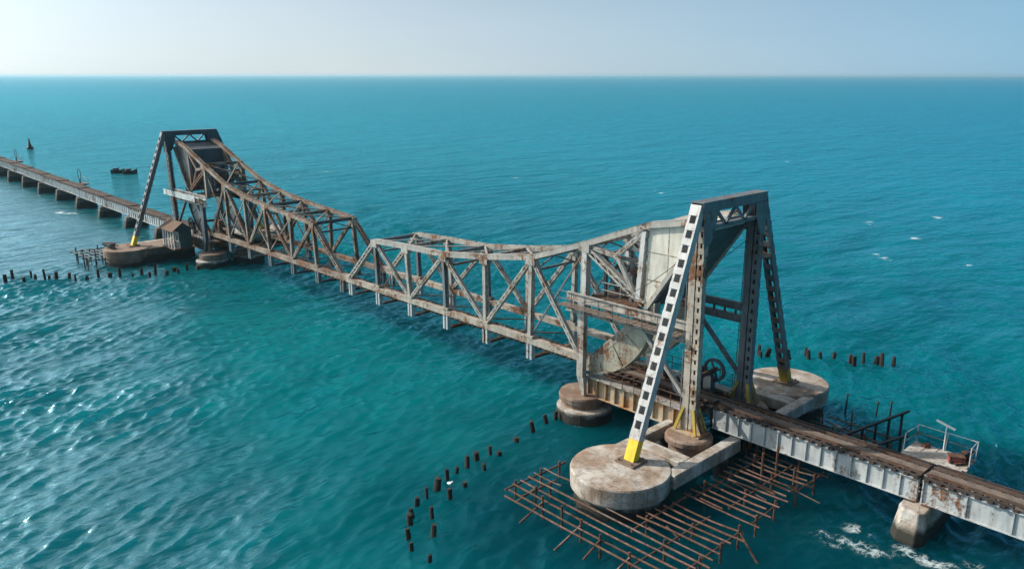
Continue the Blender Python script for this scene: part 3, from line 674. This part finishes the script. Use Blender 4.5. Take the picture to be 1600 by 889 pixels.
# ------------------------------------------------------------------ refuges beside the track
def refuge(x, y0, z, label, hoop=False, junk=False):
    t = thing('refuge_platform', (x, y0, z), label, 'platform', 'refuge platforms beside the track')
    w, dp = 3.1, 2.0
    mb = MB()
    for i in range(8): mb.bx(x-w/2, x+w/2+random.uniform(-.1, .1), y0+i*dp/8, y0+(i+.93)*dp/8, z-.07+random.uniform(0, .03), z)
    mb.build('deck_boards', 'plank' if not junk else 'conc_pale', t)
    mb = MB()
    for xx in (x-w/2+.2, x, x+w/2-.2): mb.bx(xx-.08, xx+.08, y0-1.1, y0+dp, z-.24, z-.075).beam((xx, y0-.9, z-1.), (xx, y0+dp-.3, z-.22), .08, .08, (1, 0, 0))
    mb.build('bracket_beam', 'rust', t)
    pts = [(x-w/2, y0+.25), (x-w/2+.1, y0+dp), (x, y0+dp), (x+w/2-.05, y0+dp), (x+w/2, y0+.9)]
    for px, py in pts: MB().beam((px, py, z-.1), (px+random.uniform(-.06, .06), py, z+1.05), .05, .05, (1, 0, 0)).build('rail_post', 'girder', t)
    for zz in (1.03, .55):
        mb = MB()
        for (a, b), (c, d) in zip(pts[:-1], pts[1:]): mb.cyl((a, b, z+zz), (c, d, z+zz-.02), .022, n=6)
        mb.build('hand_rail', 'girder' if zz > 1 else 'grey', t)
    if hoop:
        mb = MB(); c0 = Vector((x+.3, y0+.9, z+1.75)); 
        for k in range(20):
            a, b = 2*math.pi*k/20, 2*math.pi*(k+1)/20
            mb.beam(c0+Vector((math.cos(a), .0, math.sin(a)))*1.0, c0+Vector((math.cos(b), .0, math.sin(b)))*1.0, .09, .09, (0, 1, 0), .01)
        mb.beam((x+.3, y0+.9, z), (x+.3, y0+.9, z+.8), .3, .2, (0, 1, 0)); mb.build('hoop', 'dark_iron', t)
    return t
refuge(51.55, 1.5, 2.95, 'small pale railed platform with rusty boxes beside the right-hand track', junk=True)
refuge(-100.2, 1.3, 3.1, 'tiny railed platform with round hoop halfway along the distant viaduct', hoop=True)
refuge(-148.5, 1.3, 3.6, 'tiny hooped platform on the distant viaduct at the left frame edge', hoop=True)
def crate(x, y, z, s, rz, label):
    mb = MB(); c, n = math.cos(rz), math.sin(rz); ax = (Vector((c, n, 0)), Vector((-n, c, 0)), Vector((0, 0, 1)))
    t = thing('iron_box', (x, y, z), label, 'box')
    MB().box((x, y, z+s[2]/2), s, ax).build('body', 'red', t, bevel=.02)
    MB().box((x, y, z+s[2]+.03), (s[0]*1.06, s[1]*1.06, .05), ax).build('lid', 'rust', t)
    mb = MB(); 
    for q in (-1, 1): mb.box(Vector((x, y, z+s[2]*.5))+ax[0]*q*s[0]*.35, (.06, s[1]*1.04, s[2]*.96), ax)
    mb.build('strap', 'dark_iron', t)
crate(52.45, 2.4, 2.96, (.75, .5, .35), .5, 'rusty red iron box on the right side of the pale railed platform')
crate(52.7, 3.05, 2.96, (.4, .4, .4), .2, 'small dull red box behind the larger rusty box on the railed platform')
crate(50.7, 3.15, 2.96, (.35, .25, .14), .9, 'little reddish iron box at the far left corner of the railed platform')
lp = thing('lamp_pole', (51.5, 3.55, 2.95), 'thin pole with a pale fluorescent tube head on the railed platform', 'lamp')
MB().cyl((51.5, 3.4, 2.9), (51.5, 3.4, 4.4), .035, n=8).build('pole', 'whitewash', lp)
MB().beam((50.95, 3.4, 4.57), (51.95, 3.35, 4.33), .14, .07).build('lamp_head', 'whitewash', lp)
mb = MB(); t = thing('fallen_frame', (53, 2.9, 2.96), 'dark broken angle frame lying across the right end of the railed platform', 'scrap')
MB().beam((52.3, 2.0, 3.02), (53.0, 3.2, 3.55), .12, .12).beam((52.75, 2.75, 2.98), (52.8, 2.8, 3.4), .08, .08, (1, 0, 0)).build('angle_bar', 'dark_iron', t)
MB().beam((52.55, 1.95, 3.03), (53.05, 2.6, 3.04), .09, .09).build('angle_bar', 'rust', t)
#@@SCAFF
# ------------------------------------------------------------------ rusty working stage round the near pier
def stage():
    t = thing('scaffold_stage', (41, -9, 0), 'rusty tubular stage of bars and posts standing in the sea around the near round pier', 'scaffold')
    Z = .95
    def bar(p0, p1, r=.05):
        mb = MB(); p0, p1 = Vector(p0), Vector(p1); n = 5; bow = Vector((0, random.uniform(-.07, .07), random.uniform(-.10, .02))); r *= random.uniform(.8, 1.2)
        q = [p0+(p1-p0)*i/n+bow*math.sin(math.pi*i/n)+Vector((0, random.uniform(-.012, .012), random.uniform(-.012, .012))) for i in range(n+1)]
        for a, b in zip(q[:-1], q[1:]): mb.cyl(a, b+(b-a)*.02, r, n=7)
        mb.build('bar', random.choice(['bar', 'bar', 'bar_dark']), t)
    ys = [-14.85+.6*i for i in range(11)]
    for i, y in enumerate(ys):
        x0 = 35.4+.5*max(0, -13.6-y) if y < -12.3 else (40.6 if y < -11.6 else 41.4+.12*i)
        bar((x0, y-.1, Z), (46.9+random.uniform(-.3, .45), y+random.uniform(-.1, .1), Z+random.uniform(-.04, .04)))
    for y in (-12.0, -11.2): bar((35.3, y, Z), (37.4, y, Z+.02))
    for y in [-7.7+.62*i for i in range(13)]:
        bar((42.5+random.uniform(-.2, .2), y, Z), (46.8+random.uniform(-.5, .4), y+random.uniform(-.12, .12), Z+random.uniform(-.05, .05)))
    for x, a, b in ((35.45, -14.4, -9.6), (36.6, -14.2, -11.6), (42.75, -12.6, -7.4), (43.0, -7.4, -.2), (44.6, -14.9, -8.6), (44.9, -7.2, -.3), (46.5, -14.9, -8.7), (46.5, -7.7, -4.9), (46.45, -3.2, .2)):
        bar((x, a, Z-.1), (x+random.uniform(-.15, .15), b, Z-.1), .06)
    for k in range(8):          # loose and broken lengths
        x, y = random.uniform(42.6, 45.8), random.uniform(-14.6, .8); l = random.uniform(.8, 2.6); w = random.uniform(-.2, .2)
        MB().cyl((x, y, Z+random.uniform(-.02, .12)), (x+l, y+w, Z+random.uniform(-.3, .14)), random.uniform(.028, .05), n=6).build('loose_rod', random.choice(['bar', 'bar_dark', 'rust']), t)
    for k in range(12):
        x, y = random.uniform(40.2, 43.), random.uniform(-1.5, 2.); MB().cyl((x, y, -1), (x+random.uniform(-.2, .2), y+random.uniform(-.2, .2), random.uniform(.4, 1.3)), random.uniform(.05, .09), n=7).build('stage_post', 'bar_dark', t)
    for y in (.5, 1.4): bar((43.2, y, Z), (46.5, y+.1, Z-.05))
    for x, y in ((35.4, -13.6), (36.6, -13.2), (37.9, -13.9), (39.4, -14.0), (40.8, -14.2), (42.3, -14.4), (44.2, -14.5), (46.3, -14.5), (35.5, -11.6), (35.6, -10.2), (36.8, -12.2), (46.6, -12.4), (46.6, -10.6), (46.5, -8.9),
                 (46.5, -7.2), (46.4, -5.2), (46.5, -3.), (46.6, -1.1), (43.0, -6.5), (43.0, -4), (43.1, -1.5), (44.8, -2.6), (44.7, -5.2), (44.6, -10), (44.6, -12.3), (42.7, -11.2)):
        MB().cyl((x, y, -1.5), (x+random.uniform(-.06, .06), y, Z+random.uniform(.05, .5)), .065, n=8).build('stage_post', 'bar', t)
    for x, y in ((43.3, -.8), (44.3, -1.2), (45.2, -.3), (43.9, -2.1), (45.6, -1.6)):
        MB().cyl((x, y, -1.2), (x+random.uniform(-.1, .1), y, Z+random.uniform(.5, 1.1)), .075, n=8).build('stage_post', 'rust', t)
    for p, q in (((37.9, -13.9), (37.0, -15.6)), ((40.8, -14.2), (40.0, -16.0)), ((44.2, -14.5), (43.4, -16.2)), ((46.6, -8.9), (48.4, -9.3)), ((36.6, -13.2), (35.2, -14.2)), ((42.3, -14.4), (41.6, -15.6))):
        MB().cyl((*p, Z), (*q, -.6), .06, n=7).build('raking_brace', 'bar', t)
stage()
def far_stage():
    t = thing('scaffold_stage', (-43, -12, 0), 'dark tangle of scaffold bars at the seaward tip of the far tower pier', 'scaffold')
    for i in range(8):
        y = -14+i*.62; MB().cyl((-47.2+i*.35, y, 1.1+random.uniform(-.15, .2)), (-39.6, y+.3, 1.15), .075, n=6).build('bar', 'dark_iron', t)
    for i in range(14):
        x, y = random.uniform(-47, -38.4), random.uniform(-14.2, -10.6); MB().cyl((x, y, -1), (x+random.uniform(-.3, .3), y, random.uniform(1., 2.)), .075, n=6).build('stage_post', 'dark_iron', t)
    for i in range(5):
        x = -46+i*1.7; MB().cyl((x, -14.3, 1), (x+.3, -10, 1.05), .07, n=6).build('cross_bar', 'dark_iron', t)
    MB().cyl((-40, -13.7, 1.2), (-38.4, -14.6, -.6), .08, n=6).build('raking_brace', 'dark_iron', t)
far_stage()
def trestle(pts, label, drop):
    t = thing('broken_trestle', (*pts[0][:2], 0), label, 'trestle')
    MB().beam(*pts, .15, .14).build('cap_beam', 'dark_iron', t)
    a, b = Vector(pts[0]), Vector(pts[1])
    for k in range(drop):
        p = a+(b-a)*(k+.5)/drop; MB().cyl((p.x, p.y, -1.2), (p.x, p.y, p.z-.05), .09, n=8).build('trestle_leg', 'dark_iron', t)
    MB().cyl(a+(b-a)*.1+Vector((.1, 0, -.1)), a+(b-a)*.45+Vector((.1, 0, -1.4)), .06, n=6).build('brace', 'dark_iron', t)
def back_stage():
    t = thing('scaffold_stage', (44.5, 4.5, 0), 'thin dark scaffold remains low over the water behind the right-hand track', 'scaffold')
    for i in range(9):
        y = 1.6+i*.72; x = 42.6+random.uniform(0, .8); MB().cyl((x, y, 1.05+random.uniform(-.1, .1)), (x+random.uniform(2.6, 5.0), y+random.uniform(-.3, .5), 1.0+random.uniform(-.3, .15)), .042, n=6).build('bar', 'bar_dark', t)
    for i in range(4):
        x = 43.2+i*1.2; MB().cyl((x, 1.4, .98), (x+.4, 6.5+random.uniform(-1, 1.5), .95), .045, n=6).build('cross_bar', 'dark_iron', t)
    for i in range(11): 
        x, y = random.uniform(42.8, 47.6), random.uniform(1.6, 8.0); MB().cyl((x, y, -1), (x+random.uniform(-.12, .12), y, random.uniform(.8, 1.8)), .055, n=7).build('stage_post', 'bar_dark', t)
back_stage()
t = thing('scrap_heap', (-40.6, -11.3, 2.0), 'rust-red heap of old bars on the outer tip of the far tower pier', 'scrap')
for i in range(12): MB().beam((-41.6+random.random()*1.6, -12.0+random.random()*.9, 2.06+i*.05), (-40.6+random.random()*1.6, -11.6+random.random()*1.2, 2.1+i*.055), .14, .12).build('bar', random.choice(['rust', 'red', 'dark_iron']), t)
trestle(((45.3, 2.9, 1.45), (46.95, 11., 1.5)), 'black sloping trestle beam on legs in the water behind the right-hand viaduct', 6)
trestle(((46.9, 3.0, 1.35), (48.2, 7.6, 1.3)), 'shorter black trestle beam between the long trestle and the pale railed platform', 4)
trestle(((43.6, 2.4, 1.2), (47.0, 3.4, 1.25)), 'low black beam lying close behind the track of the right-hand viaduct', 4)
# ------------------------------------------------------------------ pile stumps
def pile_mesh(h, r, lean):
    mb = MB(); n = 9; prof = [(-1.2, 1.), (.0, .97), (h*.6, .95), (h, .86)]
    vs = []
    for z, k in prof:
        for j in range(n):
            t = 2*math.pi*j/n; q = r*k*(1+.12*math.sin(2*t+h*9)+random.uniform(-.06, .06)); vs.append((q*math.cos(t)+lean*z, q*math.sin(t), z+(random.uniform(-.06, .06) if z == h else 0)))
    fs = [(i*n+j, i*n+(j+1) % n, (i+1)*n+(j+1) % n, (i+1)*n+j) for i in range(3) for j in range(n)]+[tuple(3*n+j for j in range(n))]
    return mb.add(vs, fs)
PM = [pile_mesh(*a).build('pile_stump', 'pile', None) for a in ((.62, .15, .05), (.5, .17, -.06), (.78, .14, .02), (.4, .16, .1))]
usedp = set()
def pile(x, y, k, label, group, s=1.):
    o = PM[k] if k not in usedp else PM[k].copy()
    if k in usedp: col.objects.link(o)
    usedp.add(k); o.location = (x, y, 0); o.rotation_euler = (random.gauss(0, .07), random.gauss(0, .07), random.uniform(0, 6)); q = s*random.uniform(.75, 1.25); o.scale = (q, q*random.uniform(.85, 1.15), s*random.uniform(.65, 1.3)); tag(o, label, 'pile', group)
front = [(29.77, -4.43), (29.61, -5.21), (30.01, -6.83), (30.33, -8.7), (30.53, -11.09), (30.47, -12.14), (30.7, -13.1), (30.83, -14.01), (31.11, -14.96), (31.52, -16.04), (31.97, -17.11), (32.32, -18.04), (32.98, -18.86), (33.62, -19.46), (34.52, -20.24), (35.55, -20.79)]
inner = [(31.04, -10.8), (31.84, -12.71), (32.63, -14.87), (32.91, -16.22), (33.81, -18.17), (35.3, -19.24), (37.01, -20.8)]
right = [(32.5, 17.37), (33.02, 17.92), (34.31, 19.07), (35.27, 20.08), (36.59, 20.13), (37.18, 21.2), (38.6, 21.16), (39.22, 22.26), (40.11, 22.76), (40.5, 22.7), (41.28, 23.15), (35.8, 19.6), (39., 21.), (32.9, 17.)]
left = [(-39.24, -22.88), (-40.38, -21.94), (-37.79, -21.34), (-39.24, -20.3), (-37.54, -20.23), (-36.79, -19.43), (-37.15, -18.94), (-36.26, -18.43), (-35.25, -17.36), (-34.42, -16.91), (-33.83, -15.86), (-33.89, -14.61), (-33.29, -13.53), (-32.15, -12.76), (-31.82, -11.52), (-31.05, -10.7), (-30.75, -9.94), (-31.24, -9.1), (-30.04, -8.28), (-30.97, -6.95), (-29.69, -6.99), (-30.29, -5.76), (-29.98, -4.49)]
for i, (x, y) in enumerate(front): pile(x, y, i % 4, f'black pile stump, {ORD[i]} from the round heel pier in the long curved row', 'piles in the curved row left of the scaffold')
for i, (x, y) in enumerate(inner): pile(x, y, (i*3+1) % 4, f'black pile stump, {ORD[i]} from the bridge in the sparse inner row by the scaffold', 'piles between the curved row and the scaffold')
for i, (x, y) in enumerate(sorted(right)): pile(x, y, (i*3+2) % 4, f'dark pile stump behind the near tower, {ORD[i]} from the left of its row', 'piles behind the near tower', 1.15)
for i, (x, y) in enumerate(sorted(left, key=lambda p: p[1])): pile(x, y, (i*5+1) % 4, f'tiny black pile stump, {ORD[i]} from the left frame edge before the far tower', 'piles before the far tower', 1.25)
def bird(x, y, z, label):
    t = thing('seabird', (x, y, z), label, 'bird')
    mb = MB(); prof = [(-.22, .01), (-.15, .05), (-.05, .09), (.06, .095), (.14, .07), (.19, .05), (.22, .055), (.27, .055), (.30, .02)]
    n = 10; vs = []
    for i, (u, r) in enumerate(prof):
        cz = z+.2+u*.25+(.12 if u > .2 else (.08 if u > .17 else 0))
        for j in range(n):
            a = 2*math.pi*j/n; vs.append((x+u, y+r*math.cos(a), cz+r*math.sin(a)))
    fs = [(i*n+j, i*n+(j+1) % n, (i+1)*n+(j+1) % n, (i+1)*n+j) for i in range(len(prof)-1) for j in range(n)]+[tuple(range(n)), tuple((len(prof)-1)*n+j for j in range(n))]
    mb.add(vs, fs).build('body', 'bird', t, smooth=True)
    MB().cyl((x+.29, y, z+.385), (x+.38, y, z+.37), .015, .003, 6).cyl((x, y+.03, z), (x, y+.03, z+.14), .008, n=5).cyl((x, y-.03, z), (x, y-.03, z+.14), .008, n=5).build('beak_and_legs', 'beak', t)
bird(32.91, -16.22, .72, 'small white seabird perched on a black pile stump')
# ------------------------------------------------------------------ hut on the far pier
def hut():
    x0, x1, y0, y1, z0, ze, zr = -37.3, -33.6, -5.7, -3.5, 1.95, 4.35, 5.25
    t = thing('signal_hut', ((x0+x1)/2, (y0+y1)/2, z0), 'small grey hut with brown gabled roof on the far tower pier', 'hut')
    w = MB().bx(x0+1.3, x1, y0+.75, y1, z0, ze).build('walls', 'hutwall', t)
    MB().bx(x0-.1, x1+.1, y0-.1, y1, z0, z0+.14).build('floor', 'rust', t)
    for xx in (x0+1.75, x0+2.6, x0+3.5): MB().bx(xx-.06, xx+.06, y0+.02, y0+.14, z0, ze).build('porch_post', 'whitewash', t)
    MB().bx(x0, x1, y0+.05, y0+.1, z0+.85, z0+.93).build('porch_rail', 'red', t)
    MB().add([(x1, y0, ze), (x1, y1, ze), (x1, (y0+y1)/2, zr-.1), (x1-.08, y0, ze), (x1-.08, y1, ze), (x1-.08, (y0+y1)/2, zr-.1)], [(0, 1, 2), (5, 4, 3), (0, 3, 4, 1), (1, 4, 5, 2), (2, 5, 3, 0)]).build('gable', 'hutwall', t)
    for xx in (x0+.1, x0+.9): 
        for yy in (y0+.08, y1-.08): MB().bx(xx-.07, xx+.07, yy-.07, yy+.07, z0, ze).build('porch_post', 'whitewash', t)
    mb = MB(); ym = (y0+y1)/2
    for s in (-1, 1):
        ya = ym+s*(y1-y0+.5)/2
        mb.add([(x0-.3, ya, ze-.12), (x1+.3, ya, ze-.12), (x1+.3, ym, zr), (x0-.3, ym, zr), (x0-.3, ya, ze-.04), (x1+.3, ya, ze-.04), (x1+.3, ym, zr+.08), (x0-.3, ym, zr+.08)],
               [(0, 1, 2, 3), (7, 6, 5, 4), (0, 4, 5, 1), (2, 6, 7, 3), (0, 3, 7, 4), (1, 5, 6, 2)])
    mb.build('roof', 'roof', t)
    MB().bx(x1+.0, x1+.03, ym-.4, ym+.4, z0, z0+1.95).build('door', 'far_dark', t)
    y0 += .75; wi = MB().bx(x0+2.4, x0+3.3, y0-.03, y0-.0, z0+1., z0+2.).build('window', 'dark_iron', t)
    MB().bx(x0+2.3, x0+3.4, y0-.06, y0-.032, z0+.92, z0+1.).bx(x0+2.3, x0+3.4, y0-.06, y0-.032, z0+2.0, z0+2.08).bx(x0+2.3, x0+2.4, y0-.06, y0-.032, z0+1., z0+2.).bx(x0+3.3, x0+3.4, y0-.06, y0-.032, z0+1., z0+2.).build('frame', 'whitewash', wi)
hut()
# ------------------------------------------------------------------ boats and buoy
def boat(x, y, rz, ln, label, mast):
    t = thing('fishing_boat', (x, y, 0), label, 'boat')
    c, n = math.cos(rz), math.sin(rz); F = lambda u, v, z: (x+u*c-v*n, y+u*n+v*c, z)
    st = [(-.5, .16, .95), (-.42, .20, .85), (-.15, .22, .72), (.15, .21, .74), (.36, .13, .95), (.5, .02, 1.3)]
    vs = []
    for u, b, h in st:
        for v, z in ((-b, h), (-b*.75, -.1), (0, -.22), (b*.75, -.1), (b, h), (b*.8, h-.03), (0, .12), (-b*.8, h-.03)): vs.append(F(u*ln, v*ln, z*ln*.28))
    k = 8; fs = [(i*k+j, i*k+(j+1) % k, (i+1)*k+(j+1) % k, (i+1)*k+j) for i in range(len(st)-1) for j in range(k)]+[tuple(range(k)), tuple((len(st)-1)*k+j for j in range(k))]
    MB().add(vs, fs).build('hull', 'pile', t)
    MB().box(F(-.12*ln, 0, .27*ln), (ln*.42, ln*.28, ln*.22), (Vector((c, n, 0)), Vector((-n, c, 0)), Vector((0, 0, 1)))).build('cabin', 'far_dark', t, bevel=.04)
    if mast: MB().cyl(F(.1*ln, 0, 0), F(.1*ln, 0, ln*.5), .05, n=6).build('mast', 'dark_iron', t)
boat(-140.4, 21.4, R(70), 3.1, 'small dark fishing boat with a thin mast, left of the moored pair', True)
boat(-136.7, 23.0, R(80), 3.2, 'small dark mastless fishing boat, right of the moored pair', False)
bu = thing('channel_buoy', (-227.4, 22.6, 0), 'small black channel buoy with pointed top in the distant sea', 'buoy')
MB().lathe((-227.4, 22.6, 0), [(.6, -.8), (1.0, -.2), (1.0, .5), (.8, .8)], 20).build('float', 'dark_iron', bu)
MB().lathe((-227.4, 22.6, 0), [(.6, .8), (.35, 1.8), (.3, 2.0), (.1, 3.4)], 14).build('cone', 'dark_iron', bu)
# broken stakes
for i, (x, y, h, lb) in enumerate([(42.9, 10.8, 1.6, 'thin black stake standing close behind the sea-side round pier'), (44.3, 12.6, .9, 'short thin stake in open water beyond the sea-side round pier'), (45.3, 12.3, 1.3, 'thin stake in the water left of the long trestle tip')]):
    t = thing('water_stake', (x, y, 0), lb, 'stake'); MB().cyl((x, y, -1), (x+.08, y, h), .07, .05, 8).build('shaft', 'pile', t)
    MB().cyl((x+.08, y, h-.12), (x+.08, y, h-.04), .09, n=8).build('collar', 'rust', t)

# ------------------------------------------------------------------ haze
hb = MB().bx(-20000, 20000, -20000, 20000, -4, 27).build('haze', 'bird', None)
hm = bpy.data.materials.new('sea_haze'); hm.use_nodes = True; hn = hm.node_tree.nodes; hn.clear()
pv = hn.new('ShaderNodeVolumePrincipled'); pv.inputs['Color'].default_value = (.52, .78, .90, 1); pv.inputs['Density'].default_value = 1.1e-4; pv.inputs['Anisotropy'].default_value = .3
ho = hn.new('ShaderNodeOutputMaterial'); hm.node_tree.links.new(pv.outputs[0], ho.inputs['Volume'])
hb.data.materials.clear(); hb.data.materials.append(hm); tag(hb, 'thin pale sea haze softening the far water', 'haze', kind='stuff')
